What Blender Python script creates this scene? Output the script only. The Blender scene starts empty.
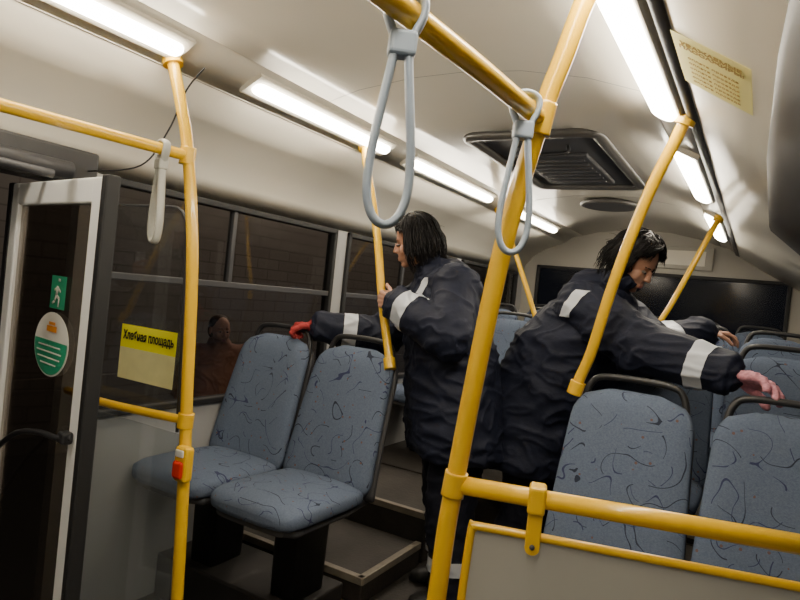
import bpy, bmesh, math, random
from mathutils import Vector as V, Matrix, noise
random.seed(3)
C = bpy.context.scene.collection

# ------------------------------------------------------------------ materials
def nd(nt, t, **k):
    n = nt.nodes.new(t)
    for a, b in k.items(): setattr(n, a, b)
    return n
def mat(name, col, rough=.5, metal=0, var=.12, vs=6, bump=0, bs=60, alpha=None, emit=None, spec=.5, coat=0, stretch=None):
    m = bpy.data.materials.new(name); m.use_nodes = True
    nt = m.node_tree; p = nt.nodes['Principled BSDF']
    p.inputs['Roughness'].default_value = rough; p.inputs['Metallic'].default_value = metal
    p.inputs['Specular IOR Level'].default_value = spec
    p.inputs['Coat Weight'].default_value = coat
    tc = nd(nt, 'ShaderNodeTexCoord')
    src = tc.outputs['Object']
    if stretch:
        mp = nd(nt, 'ShaderNodeMapping'); mp.inputs['Scale'].default_value = stretch
        nt.links.new(src, mp.inputs[0]); src = mp.outputs[0]
    nz = nd(nt, 'ShaderNodeTexNoise'); nz.inputs['Scale'].default_value = vs; nz.inputs['Detail'].default_value = 4
    nt.links.new(src, nz.inputs['Vector'])
    mx = nd(nt, 'ShaderNodeMix', data_type='RGBA')
    mx.inputs[6].default_value = (*[c*(1-var) for c in col], 1); mx.inputs[7].default_value = (*[min(1, c*(1+var)) for c in col], 1)
    nt.links.new(nz.outputs['Fac'], mx.inputs[0]); nt.links.new(mx.outputs[2], p.inputs['Base Color'])
    if bump:
        n2 = nd(nt, 'ShaderNodeTexNoise'); n2.inputs['Scale'].default_value = bs; n2.inputs['Detail'].default_value = 3
        nt.links.new(src, n2.inputs['Vector'])
        b = nd(nt, 'ShaderNodeBump'); b.inputs['Strength'].default_value = bump; b.inputs['Distance'].default_value = .01
        nt.links.new(n2.outputs['Fac'], b.inputs['Height']); nt.links.new(b.outputs[0], p.inputs['Normal'])
    if emit:
        p.inputs['Emission Color'].default_value = (*emit[0], 1); p.inputs['Emission Strength'].default_value = emit[1]
    return m

def glass_mat(name, tint, refl=.05, rough=.02, fog=None):
    m = bpy.data.materials.new(name); m.use_nodes = True
    nt = m.node_tree; nt.nodes.clear()
    o = nd(nt, 'ShaderNodeOutputMaterial'); mix = nd(nt, 'ShaderNodeMixShader')
    t = nd(nt, 'ShaderNodeBsdfTransparent'); t.inputs[0].default_value = (*tint, 1)
    g = nd(nt, 'ShaderNodeBsdfGlossy'); g.inputs['Roughness'].default_value = rough
    f = nd(nt, 'ShaderNodeLayerWeight')
    pw = nd(nt, 'ShaderNodeMath', operation='POWER'); pw.inputs[1].default_value = 4; nt.links.new(f.outputs['Facing'], pw.inputs[0])
    mu = nd(nt, 'ShaderNodeMath', operation='MULTIPLY_ADD'); mu.inputs[1].default_value = .6; mu.inputs[2].default_value = refl
    nt.links.new(pw.outputs[0], mu.inputs[0]); nt.links.new(mu.outputs[0], mix.inputs[0])
    base = t.outputs[0]
    if fog:
        d = nd(nt, 'ShaderNodeBsdfDiffuse'); d.inputs[0].default_value = (*fog[0], 1)
        m2 = nd(nt, 'ShaderNodeMixShader'); m2.inputs[0].default_value = fog[1]
        nt.links.new(base, m2.inputs[1]); nt.links.new(d.outputs[0], m2.inputs[2]); base = m2.outputs[0]
    nt.links.new(base, mix.inputs[1]); nt.links.new(g.outputs[0], mix.inputs[2]); nt.links.new(mix.outputs[0], o.inputs[0])
    return m

def fabric_mat():
    m = bpy.data.materials.new('seat_fabric'); m.use_nodes = True
    nt = m.node_tree; p = nt.nodes['Principled BSDF']; p.inputs['Roughness'].default_value = .9
    p.inputs['Specular IOR Level'].default_value = .2
    L = nt.links.new
    tc = nd(nt, 'ShaderNodeTexCoord'); oi = nd(nt, 'ShaderNodeObjectInfo')
    ad = nd(nt, 'ShaderNodeVectorMath', operation='ADD'); cb = nd(nt, 'ShaderNodeCombineXYZ')
    ml = nd(nt, 'ShaderNodeMath', operation='MULTIPLY'); ml.inputs[1].default_value = 7; L(oi.outputs['Random'], ml.inputs[0])
    L(ml.outputs[0], cb.inputs[0]); L(ml.outputs[0], cb.inputs[2]); L(tc.outputs['Object'], ad.inputs[0]); L(cb.outputs[0], ad.inputs[1])
    src = ad.outputs[0]
    def noi(s, d=2, off=0):
        mp = nd(nt, 'ShaderNodeMapping'); mp.inputs['Location'].default_value = (off, off*.7, off*1.3); L(src, mp.inputs[0])
        n = nd(nt, 'ShaderNodeTexNoise'); n.inputs['Scale'].default_value = s; n.inputs['Detail'].default_value = d
        L(mp.outputs[0], n.inputs['Vector']); return n.outputs['Fac']
    def mth(op, a, b):
        n = nd(nt, 'ShaderNodeMath', operation=op)
        for i, x in enumerate((a, b)):
            if isinstance(x, (int, float)): n.inputs[i].default_value = x
            elif x is not None: L(x, n.inputs[i])
        return n.outputs[0]
    def line(s, off, w, msk):
        a = noi(s, 0, off); d = mth('ABSOLUTE', mth('SUBTRACT', a, .5), None)
        l = mth('LESS_THAN', d, w); k = mth('GREATER_THAN', noi(14, 0, off+5), msk)
        return mth('MULTIPLY', l, k)
    base = nd(nt, 'ShaderNodeMix', data_type='RGBA'); L(noi(160, 3), base.inputs[0])
    base.inputs[6].default_value = (.066, .090, .138, 1); base.inputs[7].default_value = (.142, .174, .246, 1)
    m1 = nd(nt, 'ShaderNodeMix', data_type='RGBA'); L(line(10, 1, .0075, .48), m1.inputs[0]); L(base.outputs[2], m1.inputs[6]); m1.inputs[7].default_value = (.026, .032, .052, 1)
    m2 = nd(nt, 'ShaderNodeMix', data_type='RGBA'); L(line(11, 11, .0072, .50), m2.inputs[0]); L(m1.outputs[2], m2.inputs[6]); m2.inputs[7].default_value = (.035, .042, .095, 1)
    m3 = nd(nt, 'ShaderNodeMix', data_type='RGBA')
    vo = nd(nt, 'ShaderNodeTexVoronoi'); vo.inputs['Scale'].default_value = 26; L(src, vo.inputs['Vector'])
    dots = mth('MULTIPLY', mth('LESS_THAN', vo.outputs['Distance'], .13), mth('GREATER_THAN', noi(14, 1, 3), .48))
    L(dots, m3.inputs[0]); L(m2.outputs[2], m3.inputs[6]); m3.inputs[7].default_value = (.13, .08, .075, 1)
    L(m3.outputs[2], p.inputs['Base Color'])
    b = nd(nt, 'ShaderNodeBump'); b.inputs['Strength'].default_value = .3; b.inputs['Distance'].default_value = .003
    L(noi(300, 2), b.inputs['Height']); L(b.outputs[0], p.inputs['Normal'])
    return m

def brick_mat():
    m = bpy.data.materials.new('pale_brick'); m.use_nodes = True
    nt = m.node_tree; p = nt.nodes['Principled BSDF']; p.inputs['Roughness'].default_value = .9
    tc = nd(nt, 'ShaderNodeTexCoord')
    sp = nd(nt, 'ShaderNodeSeparateXYZ'); cb = nd(nt, 'ShaderNodeCombineXYZ')
    nt.links.new(tc.outputs['Object'], sp.inputs[0]); nt.links.new(sp.outputs[1], cb.inputs[0]); nt.links.new(sp.outputs[2], cb.inputs[1])
    br = nd(nt, 'ShaderNodeTexBrick'); br.inputs['Scale'].default_value = 1.0; br.inputs['Brick Width'].default_value = .5; br.inputs['Row Height'].default_value = .17; br.inputs['Mortar Size'].default_value = .010
    br.inputs['Color1'].default_value = (.125, .115, .103, 1); br.inputs['Color2'].default_value = (.108, .097, .087, 1); br.inputs['Mortar'].default_value = (.078, .070, .062, 1)
    nt.links.new(cb.outputs[0], br.inputs['Vector']); nt.links.new(br.outputs['Color'], p.inputs['Base Color'])
    return m

M = {}
M['fabric'] = fabric_mat()
M['brick'] = brick_mat()
M['yellow'] = mat('yellow_paint', (.82, .48, .008), .28, var=.06, coat=.4)
M['cream'] = mat('cream_panel', (.70, .66, .57), .30, var=.05, vs=2)
M['ceil'] = mat('ceiling_panel', (.73, .69, .60), .24, var=.05, vs=2)
M['rear'] = mat('rear_panel', (.36, .34, .295), .5, var=.05, vs=2)
M['wallgrey'] = mat('wall_panel_grey', (.36, .36, .355), .5, var=.08)
M['black'] = mat('black_plastic', (.018, .018, .02), .45, var=.3)
M['rubber'] = mat('black_rubber', (.012, .012, .013), .6)
M['dark'] = mat('dark_grey_plastic', (.045, .045, .05), .5)
M['grey'] = mat('grey_plastic', (.2, .2, .2), .5)
M['hatch'] = mat('hatch_grey', (.085, .08, .075), .35)
M['strap'] = mat('strap_rubber', (.30, .36, .44), .35, var=.1)
M['strapg'] = mat('strap_rubber_grey', (.42, .42, .38), .4, var=.1)
M['alu'] = mat('brushed_aluminium', (.85, .85, .84), .4, metal=.0, var=.04)
M['floor'] = mat('rubber_floor', (.026, .021, .017), .65, var=.5, vs=14, bump=.2)
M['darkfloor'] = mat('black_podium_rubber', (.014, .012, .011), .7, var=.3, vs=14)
M['steel'] = mat('worn_step_metal', (.24, .21, .165), .4, metal=.2, var=.5, vs=20)
M['lamp'] = mat('lamp_diffuser', (.9, .88, .8), .4, emit=((1, .90, .73), 43.0))
M['glass'] = glass_mat('window_glass', (.74, .73, .72), .035)
M['rearglass'] = glass_mat('rear_window_glass', (.74, .73, .72), .02, .12)
M['clear'] = glass_mat('clear_glass', (.90, .92, .92), .02, .01, fog=((.45, .46, .46), .03))
M['foggy'] = glass_mat('scuffed_glass', (.90, .92, .93), .03, .03, fog=((.40, .43, .45), .14))
M['doorglass'] = glass_mat('door_glass', (.45, .42, .39), .03)
M['panel'] = mat('grey_laminate', (.50, .49, .45), .55, var=.07, vs=3)
M['jacket'] = mat('navy_workwear', (.0085, .0112, .026), .7, var=.35, vs=18, bump=.2, bs=60, spec=.28)
M['trous'] = mat('black_trousers', (.008, .009, .018), .75, var=.3, bump=.2, bs=60, spec=.25)
M['refl'] = mat('reflective_tape', (.55, .58, .64), .35, var=.05)
M['skin'] = mat('skin', (.46, .25, .175), .55, var=.08, spec=.3)
M['hair'] = mat('black_hair', (.005, .004, .0045), .42, var=.4, spec=.22)
M['brownhair'] = mat('brown_hair', (.05, .03, .02), .6, var=.3, spec=.2)
M['eye'] = mat('eye_white', (.22, .19, .17), .6, var=.02, spec=.05)
M['iris'] = mat('iris_dark', (.02, .012, .01), .6, spec=.05)
M['lip'] = mat('lips', (.36, .11, .10), .5)
M['boot'] = mat('black_boot', (.012, .012, .012), .5)
M['pink'] = mat('pink_glove', (.62, .27, .33), .85, var=.55, vs=60, bump=.5)
M['red'] = mat('red_glove', (.34, .03, .03), .85, var=.3, vs=30, bump=.4)
M['redbtn'] = mat('red_button', (.65, .03, .01), .35)
M['white'] = mat('white_plastic', (.75, .73, .68), .4)
M['paper'] = mat('yellow_paper', (1.0, .91, .36), .6, var=.03)
M['paperY'] = mat('bright_yellow_paper', (.90, .84, .02), .6, var=.04)
M['paperP'] = mat('faded_yellow_paper', (.74, .71, .36), .6, var=.12, vs=20)
M['ink'] = mat('ink', (.02, .018, .008), .7)
M['faint'] = mat('faint_ink', (.50, .34, .07), .7)
M['green'] = mat('green_sticker', (.02, .30, .16), .5)
M['orange'] = mat('orange_print', (.75, .28, .03), .5)
M['brown'] = mat('brown_coat', (.25, .12, .08), .8)
M['ground'] = mat('wet_asphalt', (.03, .03, .03), .6)

# ------------------------------------------------------------------ helpers
def meshobj(name, bm, m, parent=None, base=None, smooth=None):
    if smooth is not None:
        for f in bm.faces: f.smooth = smooth
    bmesh.ops.recalc_face_normals(bm, faces=bm.faces)
    me = bpy.data.meshes.new(name); bm.to_mesh(me); bm.free()
    return reg(name, me, m, parent, base)
def reg(name, me, m, parent=None, base=None):
    ob = bpy.data.objects.new(name, me); C.objects.link(ob)
    if m is not None and not me.materials: me.materials.append(M[m] if isinstance(m, str) else m)
    if parent is not None:
        me.transform(Matrix.Translation(-parent.location)); ob.parent = parent
    elif base is not None:
        me.transform(Matrix.Translation(-V(base))); ob.location = V(base)
    return ob
def tag(ob, label, cat=None, kind=None, group=None):
    ob['label'] = label
    if cat: ob['category'] = cat
    if kind: ob['kind'] = kind
    if group: ob['group'] = group
    return ob
def thing(name, loc, label, cat, kind=None, group=None):
    e = bpy.data.objects.new(name, None); e.empty_display_size = .1; e.location = V(loc); C.objects.link(e)
    return tag(e, label, cat, kind, group)
def bx(bm, lo, hi, bev=0, seg=2, mtx=None):
    lo, hi = V(lo), V(hi); c = (lo+hi)/2; s = hi-lo
    r = bmesh.ops.create_cube(bm, size=1)
    vs = r['verts']
    bmesh.ops.scale(bm, vec=s, verts=vs)
    if bev:
        es = list({e for v in vs for e in v.link_edges})
        rr = bmesh.ops.bevel(bm, geom=es, offset=bev, segments=seg, affect='EDGES', profile=.5)
        vs = list({v for f in rr['faces'] for v in f.verts} | {v for v in vs if v.is_valid})
    bmesh.ops.translate(bm, vec=c, verts=vs)
    if mtx is not None: bmesh.ops.transform(bm, matrix=mtx, verts=vs)
    return vs
def catmull(pts, n=8, closed=False):
    pts = [V(p) for p in pts]; out = []; N = len(pts)
    rng = N if closed else N-1
    for i in range(rng):
        if closed: p0, p1, p2, p3 = pts[i-1], pts[i], pts[(i+1) % N], pts[(i+2) % N]
        else: p0, p1, p2, p3 = pts[max(i-1, 0)], pts[i], pts[i+1], pts[min(i+2, N-1)]
        for k in range(n):
            t = k/n
            out.append(.5*((2*p1)+(p2-p0)*t+(2*p0-5*p1+4*p2-p3)*t*t+(-p0+3*p1-3*p2+p3)*t**3))
    if not closed: out.append(pts[-1])
    return out
def sweep(bm, pts, rx, ry=None, seg=14, closed=False, up=None, taper=None):
    ry = ry or rx; n = len(pts); rings = []; N = None
    for i, p in enumerate(pts):
        a = pts[i-1] if (i > 0 or closed) else p
        b = pts[(i+1) % n] if (i < n-1 or closed) else p
        T = (b-a).normalized()
        if up is not None: N = (V(up)-T*T.dot(V(up))).normalized()
        elif N is None: N = T.orthogonal().normalized()
        else: N = (N-T*T.dot(N)).normalized()
        B = T.cross(N); q = 1 if not taper else taper(i/(n-1))
        rings.append([bm.verts.new(p+B*rx*q*math.cos(2*math.pi*k/seg)+N*ry*q*math.sin(2*math.pi*k/seg)) for k in range(seg)])
    for i in range(n if closed else n-1):
        A, Bq = rings[i], rings[(i+1) % n]
        for k in range(seg):
            f = bm.faces.new((A[k], A[(k+1) % seg], Bq[(k+1) % seg], Bq[k])); f.smooth = True
    if not closed:
        bm.faces.new(rings[0][::-1]); bm.faces.new(rings[-1])
def tube(name, pts, r, m, parent=None, smooth_path=True, base=None, n=8):
    bm = bmesh.new(); pts = [V(p) for p in pts]
    sweep(bm, catmull(pts, n) if (smooth_path and len(pts) > 2) else pts, r)
    return meshobj(name, bm, m, parent, base)
def loft(bm, secs, n=28, p=2.6):
    rings = []
    for c, a1, a2 in secs:
        c, a1, a2 = V(c), V(a1), V(a2); ring = []
        for k in range(n):
            th = 2*math.pi*k/n; co, si = math.cos(th), math.sin(th)
            ring.append(bm.verts.new(c+a1*math.copysign(abs(co)**(2/p), co)+a2*math.copysign(abs(si)**(2/p), si)))
        rings.append(ring)
    for A, B in zip(rings, rings[1:]):
        for k in range(n):
            f = bm.faces.new((A[k], A[(k+1) % n], B[(k+1) % n], B[k])); f.smooth = True
    bm.faces.new(rings[0][::-1]); bm.faces.new(rings[-1])
def textobj(body, size, origin, right, up, m, parent=None, name='lettering', align='CENTER', lift=.0015, bold=0, squeeze=1):
    cu = bpy.data.curves.new(name, 'FONT'); cu.body = body; cu.size = size; cu.align_x = align; cu.align_y = 'CENTER'; cu.extrude = .0004; cu.offset = bold
    o = bpy.data.objects.new('tmp', cu); C.objects.link(o)
    dg = bpy.context.evaluated_depsgraph_get(); dg.update()
    me = bpy.data.meshes.new_from_object(o.evaluated_get(dg)); bpy.data.objects.remove(o)
    me.transform(Matrix.Diagonal((squeeze, 1, 1, 1)))
    r = V(right).normalized(); u = V(up); u = (u-r*u.dot(r)).normalized(); nn = r.cross(u)
    mt = Matrix(((r.x, u.x, nn.x, 0), (r.y, u.y, nn.y, 0), (r.z, u.z, nn.z, 0), (0, 0, 0, 1)))
    me.transform(Matrix.Translation(V(origin)+nn*lift) @ mt); me.name = name; me.materials.clear()
    return reg(name, me, m, parent)
def quadplate(name, c, right, up, w, h, th, m, parent=None, rnd=0, lift=0):
    r = V(right).normalized(); u = V(up); u = (u-r*u.dot(r)).normalized(); nn = r.cross(u)
    bm = bmesh.new(); mt = Matrix.Translation(V(c)+nn*lift) @ Matrix(((r.x, u.x, nn.x, 0), (r.y, u.y, nn.y, 0), (r.z, u.z, nn.z, 0), (0, 0, 0, 1)))
    if rnd == 'disc':
        k = [bm.verts.new((w/2*math.cos(2*math.pi*i/40), h/2*math.sin(2*math.pi*i/40), 0)) for i in range(40)]
        f = bm.faces.new(k); rr = bmesh.ops.extrude_face_region(bm, geom=[f]); bmesh.ops.translate(bm, vec=(0, 0, th), verts=[v for v in rr['geom'] if isinstance(v, bmesh.types.BMVert)])
    else: bx(bm, (-w/2, -h/2, -th/2), (w/2, h/2, th/2), rnd)
    bmesh.ops.transform(bm, matrix=mt, verts=bm.verts)
    return meshobj(name, bm, m, parent)

# ------------------------------------------------------------------ shell
XL, XR, YF, YB = -2.30, .36, -.8, 6.6
def S(ob, label): return tag(ob, label, 'structure', 'structure')
bm = bmesh.new()
bx(bm, (XL, YF, -.1), (XR, 2.36, 0)); bx(bm, (XL, 2.36, -.1), (XR, 3.6, .1)); bx(bm, (XL, 3.6, -.1), (XR, YB, .36))
S(meshobj('floor', bm, 'floor'), 'dark speckled rubber bus floor rising in steps to the rear')
bm = bmesh.new(); bx(bm, (-1.40, 2.33, .065), (-.62, 2.39, .107), .004)
S(meshobj('trim_1', bm, 'steel'), 'worn metal nosing on the first floor step')
bm = bmesh.new(); bx(bm, (-1.33, 3.57, .325), (-.62, 3.65, .367), .004)
S(meshobj('trim_2', bm, 'yellow'), 'yellow nosing on the second floor step')
prof = [(-1.70, 2.285), (-1.55, 2.325), (-1.3, 2.355), (-1.07, 2.36), (-.84, 2.345), (-.6, 2.30), (-.40, 2.235)]
def extr(name, prof, m, y0=YF, y1=YB, th=.02, label=''):
    bm = bmesh.new()
    out = [(x, z) for x, z in prof]; top = [(x, z+th) for x, z in prof][::-1]
    ring = out+top
    A = [bm.verts.new((x, y0, z)) for x, z in ring]; B = [bm.verts.new((x, y1, z)) for x, z in ring]
    n = len(ring)
    for k in range(n):
        f = bm.faces.new((A[k], A[(k+1) % n], B[(k+1) % n], B[k])); f.smooth = (k < len(out)-1)
    bm.faces.new(A[::-1]); bm.faces.new(B)
    return S(meshobj(name, bm, m), label)
extr('ceiling', prof, 'ceil', label='curved cream bus ceiling panel')
extr('trim_3', [(XL, 1.84), (-2.285, 1.93), (-2.21, 2.03), (-2.08, 2.12), (-1.88, 2.20)], 'cream', label='curved cream cove panel above the side windows')
extr('trim_4', [(-.25, 2.160), (-.08, 2.055), (.10, 1.955), (.25, 1.88), (.34, 1.83)], 'cream', label='hinged cream cove panel above the windows')
extr('trim_5', [(-1.885, 2.197), (-1.80, 2.262), (-1.69, 2.29)], 'cream', label='cream light channel strip')
extr('trim_6', [(-.41, 2.24), (-.33, 2.215), (-.27, 2.18)], 'cream', label='cream light channel strip')
extr('trim_7', [(-.275, 2.165), (-.262, 2.158), (-.24, 2.150)], 'black', label='black gap strip beside the light channel')
for i, y in enumerate((2.16, 4.7)):
    bm = bmesh.new(); sweep(bm, [V((x, y, z+.002)) for x, z in prof], .003, .003, 6)
    S(meshobj('trim_%d' % (8+i), bm, 'grey'), 'thin seam strip across the ceiling')

def wall(name, x0, x1, wins, door, label):
    bm = bmesh.new(); z0, z1 = .86, 1.84
    start = YF
    if door:
        bx(bm, (x0, YF, -.1), (x1, door[0], z1+.05)); bx(bm, (x0, door[0], 1.9), (x1, door[1], 2.0)); start = door[1]
    bx(bm, (x0, start, -.1), (x1, YB, z0))
    ys = [start]+[v for w in wins for v in w]+[YB]
    for a, b in zip(ys[0::2], ys[1::2]): bx(bm, (x0, a, z0), (x1, b, z1+.05))
    return S(meshobj(name, bm, 'wallgrey'), label)
WL = [(1.56, 3.12), (3.24, 4.85), (4.97, 6.4)]; WR = [(.1, 1.5), (1.6, 3.1), (3.2, 4.7), (4.8, 6.3)]
wall('wall_left', XL-.05, XL, WL, (-.1, 1.46), 'grey side wall with windows and a doorway')
wall('wall_right', XR, XR+.05, WR, None, 'grey side wall with dark windows')
bm = bmesh.new(); bx(bm, (XL, YB, -.1), (XR, YB+.05, 1.15)); bx(bm, (XL, YB, 1.15), (-2.15, YB+.05, 1.95)); bx(bm, (.2, YB, 1.15), (XR, YB+.05, 1.95)); bx(bm, (XL, YB, 1.95), (XR, YB+.05, 2.42))
S(meshobj('wall_rear', bm, 'rear'), 'beige rear wall around the back window')
bm = bmesh.new(); bx(bm, (XL, YF-.05, -.1), (XR, YF, 2.42))
S(meshobj('wall_front', bm, 'wallgrey'), 'grey bulkhead wall behind the driver area')
wn = 0
def window(x, y0, y1, side, slider=True):
    global wn; wn += 1
    e = thing('window_%d' % wn, (x, (y0+y1)/2, .86), 'dark bus side window in black rubber with sliding upper vent', 'window', 'structure')
    z0, z1 = .86, 1.84
    bm = bmesh.new(); t = .03
    for lo, hi in (((x-.03, y0, z0), (x+.03, y0+t, z1)), ((x-.03, y1-t, z0), (x+.03, y1, z1)), ((x-.03, y0, z0), (x+.03, y1, z0+t)), ((x-.03, y0, z1-t), (x+.03, y1, z1))): bx(bm, lo, hi, .006)
    meshobj('window_frame', bm, 'rubber', e)
    bm = bmesh.new(); bx(bm, (x-.003, y0+.02, z0+.02), (x+.003, y1-.02, z1-.02)); meshobj('pane', bm, 'glass', e)
    if slider:
        bm = bmesh.new(); bx(bm, (x-.02, y0+.02, 1.43), (x+.02, y1-.02, 1.46), .004); ym = (y0+y1)/2-.08
        bx(bm, (x-.018, ym, 1.45), (x+.018, ym+.025, z1-.02), .004); meshobj('slider_rail', bm, 'dark', e)
for a, b in WL: window(XL-.01, a, b, -1)
for a, b in WR: window(XR+.01, a, b, 1)
e = thing('window_%d' % (wn+1), (-.97, YB, 1.15), 'wide dark rear window of the bus', 'window', 'structure')
bm = bmesh.new(); t = .035
for lo, hi in (((-2.15, YB-.02, 1.15), (-2.15+t, YB+.03, 1.95)), ((.2-t, YB-.02, 1.15), (.2, YB+.03, 1.95)), ((-2.15, YB-.02, 1.15), (.2, YB+.03, 1.15+t)), ((-2.15, YB-.02, 1.95-t), (.2, YB+.03, 1.95))): bx(bm, lo, hi, .008)
meshobj('window_frame', bm, 'rubber', e)
bm = bmesh.new(); bx(bm, (-2.14, YB+.005, 1.16), (.19, YB+.012, 1.94)); meshobj('pane', bm, 'rearglass', e)
e = thing('vent_panel', (-1.0, YB-.01, 2.0), 'beige rectangular service panel above the rear window', 'panel')
bm = bmesh.new(); bx(bm, (-1.45, YB-.03, 2.0), (-.45, YB-.001, 2.22), .01, 3); meshobj('cover', bm, 'rear', e)
bm = bmesh.new(); bx(bm, (-1.38, YB-.034, 2.04), (-.52, YB-.028, 2.18), .002); meshobj('inset', bm, 'cream', e)

# ------------------------------------------------------------------ lamps
def lamp(x, z, nx, y0, y1):
    n = V((nx, 0, -math.sqrt(1-nx*nx))); t = V((-n.z, 0, n.x)); c = V((x, 0, z))
    e = thing('ceiling_lamp', (x, (y0+y1)/2, z), 'long glowing warm-white diffuser lamp in the ceiling channel', 'lamp', group='ceiling strip lamps')
    bm = bmesh.new()
    ys = [(y0, .55), (y0+.012, .9), (y0+.03, 1), (y1-.03, 1), (y1-.012, .9), (y1, .55)]
    w = .028 if nx > 0 else .048
    loft(bm, [(c+V((0, y, 0))+n*.012, t*w*s, n*.024*s) for y, s in ys], 24, 2.4); meshobj('diffuser', bm, 'lamp', e)
    bm = bmesh.new(); loft(bm, [(c+V((0, y, 0)), t*.060, n*.012) for y in (y0-.02, y1+.02)], 16, 8); meshobj('housing', bm, 'cream', e, smooth=False)
for a, b in ((-.3, .62), (.68, 1.44), (1.80, 2.80), (3.06, 4.25), (4.55, 5.9)): lamp(-1.795, 2.247, .45, a, b)
for a, b in ((-.3, .55), (.75, 2.27), (2.85, 3.85), (4.5, 5.6)): lamp(-.345, 2.205, -.45, a, b)

# ------------------------------------------------------------------ hatch, vent, housing
e = thing('roof_hatch', (-1.07, 3.55, 2.33), 'dark grey framed roof ventilation hatch', 'hatch')
rp = []
for cx, cy, a0 in ((-.80, 2.98, -90), (-.80, 4.14, 0), (-1.34, 4.14, 90), (-1.34, 2.98, 180)):
    for k in range(6):
        a = math.radians(a0+k*18); rp.append(V((cx+.06*math.cos(a), cy+.06*math.sin(a), 2.325)))
bm = bmesh.new(); sweep(bm, rp, .035, .022, 10, closed=True, up=(0, 0, 1)); meshobj('hatch_frame', bm, 'hatch', e)
bm = bmesh.new(); bx(bm, (-1.36, 2.95, 2.33), (-.78, 4.17, 2.345)); meshobj('hatch_screen', bm, 'dark', e)
bm = bmesh.new(); bx(bm, (-1.27, 3.3, 2.305), (-.87, 4.02, 2.332), .012, 3)
for i in range(7): bx(bm, (-1.24, 3.36+i*.09, 2.298), (-.90, 3.385+i*.09, 2.308), .003)
meshobj('hatch_cover', bm, 'dark', e)
tube('handle', [(-1.2, 3.16, 2.33), (-1.19, 3.14, 2.285), (-.95, 3.14, 2.285), (-.94, 3.16, 2.33)], .009, 'black', e)
e = thing('ceiling_vent', (-1.1, 4.95, 2.33), 'round dark ventilation grille in the ceiling', 'vent')
bm = bmesh.new(); sweep(bm, [V((-1.1+.2*math.cos(i*math.pi/16), 4.98+.2*math.sin(i*math.pi/16), 2.335)) for i in range(32)], .025, .018, 8, True, (0, 0, 1)); meshobj('ring', bm, 'hatch', e)
bm = bmesh.new(); r = bmesh.ops.create_cone(bm, cap_ends=True, segments=32, radius1=.19, radius2=.17, depth=.03); bmesh.ops.translate(bm, vec=(-1.1, 4.98, 2.335), verts=r['verts']); meshobj('grille', bm, 'dark', e)

e = thing('overhead_housing', (.17, 1.1, 1.62), 'dark plastic equipment housing hung under the cove panel', 'equipment housing')
bm = bmesh.new()
loft(bm, [((.16, y, z), (w, 0, 0), (0, d, 0)) for y, z, w, d in ((1.05, 1.60, .05, .03), (1.05, 1.61, .12, .08), (1.05, 1.65, .165, .115), (1.05, 1.75, .178, .12), (1.05, 1.9, .178, .12), (1.05, 2.0, .17, .12), (1.05, 2.03, .16, .12))], 28, 3.2)
meshobj('body', bm, 'dark', e)
bm = bmesh.new(); bx(bm, (.08, .923, 1.72), (.26, .935, 1.86), .005); meshobj('cover_plate', bm, 'black', e)

# ------------------------------------------------------------------ seats
def build_seat():
    e = thing('bus_seat', (0, 0, 0), 'grey-blue patterned fabric bus seat with black grab handle', 'seat', group='patterned bus seats')
    def wtop(w, v):
        return w*(1-((v-.76)/.243)**3.6)**(1/3.6) if v > .76 else w
    bm = bmesh.new(); secs = []
    N = 22
    for i in range(N+1):
        v = i/N
        z = .43+.59*v; y = .0+.165*v**1.15
        w = wtop(.236-.030*v, v)
        if v < .08: w *= .93+.07*math.sin(v/.08*math.pi/2)
        th = .038*(1 if 0 < i < N else .5)
        if i == N-1: th *= .85
        secs.append(((0, y, z), (max(w, .10), 0, 0), (0, th, th*.28)))
    loft(bm, secs, 32, 3.4)
    for v in bm.verts:
        if abs(v.co.x) < .15:
            f = (1-(v.co.x/.15)**2)
            fr = v.co.y-(.165*((max(v.co.z, .43)-.43)/.59)**1.15)
            if fr < 0: v.co.y += .012*f
    meshobj('backrest', bm, 'fabric', e)
    bm = bmesh.new(); secs = []
    for i in range(N+1):
        v = i/N; z = .40+.60*v; y = .045+.165*v**1.15; w = wtop(.236-.029*v, v)
        secs.append(((0, y, z), (max(w, .10), 0, 0), (0, .02, .006)))
    loft(bm, secs, 28, 4); meshobj('back_shell', bm, 'dark', e)
    bm = bmesh.new(); secs = []
    for y, z, w, t in ((-.485, .420, .14, .012), (-.478, .420, .185, .03), (-.455, .425, .212, .045), (-.40, .430, .226, .052), (-.25, .430, .23, .052), (-.1, .426, .228, .05), (-.02, .424, .222, .046), (0, .424, .2, .03)):
        secs.append(((0, y, z), (w, 0, 0), (0, 0, t)))
    loft(bm, secs, 32, 3.2)
    meshobj('seat_cushion', bm, 'fabric', e)
    bm = bmesh.new(); secs = [((0, y, z), (w, 0, 0), (0, 0, .022)) for y, z, w in ((-.46, .385, .17), (-.42, .378, .205), (-.1, .378, .21), (.06, .39, .2))]
    loft(bm, secs, 24, 4); meshobj('seat_pan', bm, 'dark', e)
    bm = bmesh.new(); loft(bm, [((0, -.12, .004), (.07, 0, 0), (0, .10, 0)), ((0, -.12, .30), (.07, 0, 0), (0, .11, 0)), ((0, -.16, .375), (.15, 0, 0), (0, .18, 0))], 24, 8)
    meshobj('pedestal', bm, 'black', e)
    bm = bmesh.new()
    sweep(bm, catmull([(-.185, .165, .88), (-.178, .185, .97), (-.16, .195, 1.035), (-.12, .198, 1.062), (0, .2, 1.068), (.12, .198, 1.062), (.16, .195, 1.035), (.178, .185, .97), (.185, .165, .88)], 5), .0125)
    meshobj('grab_handle', bm, 'black', e)
    return e
proto = build_seat()
kids = list(proto.children)
placed = []
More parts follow.
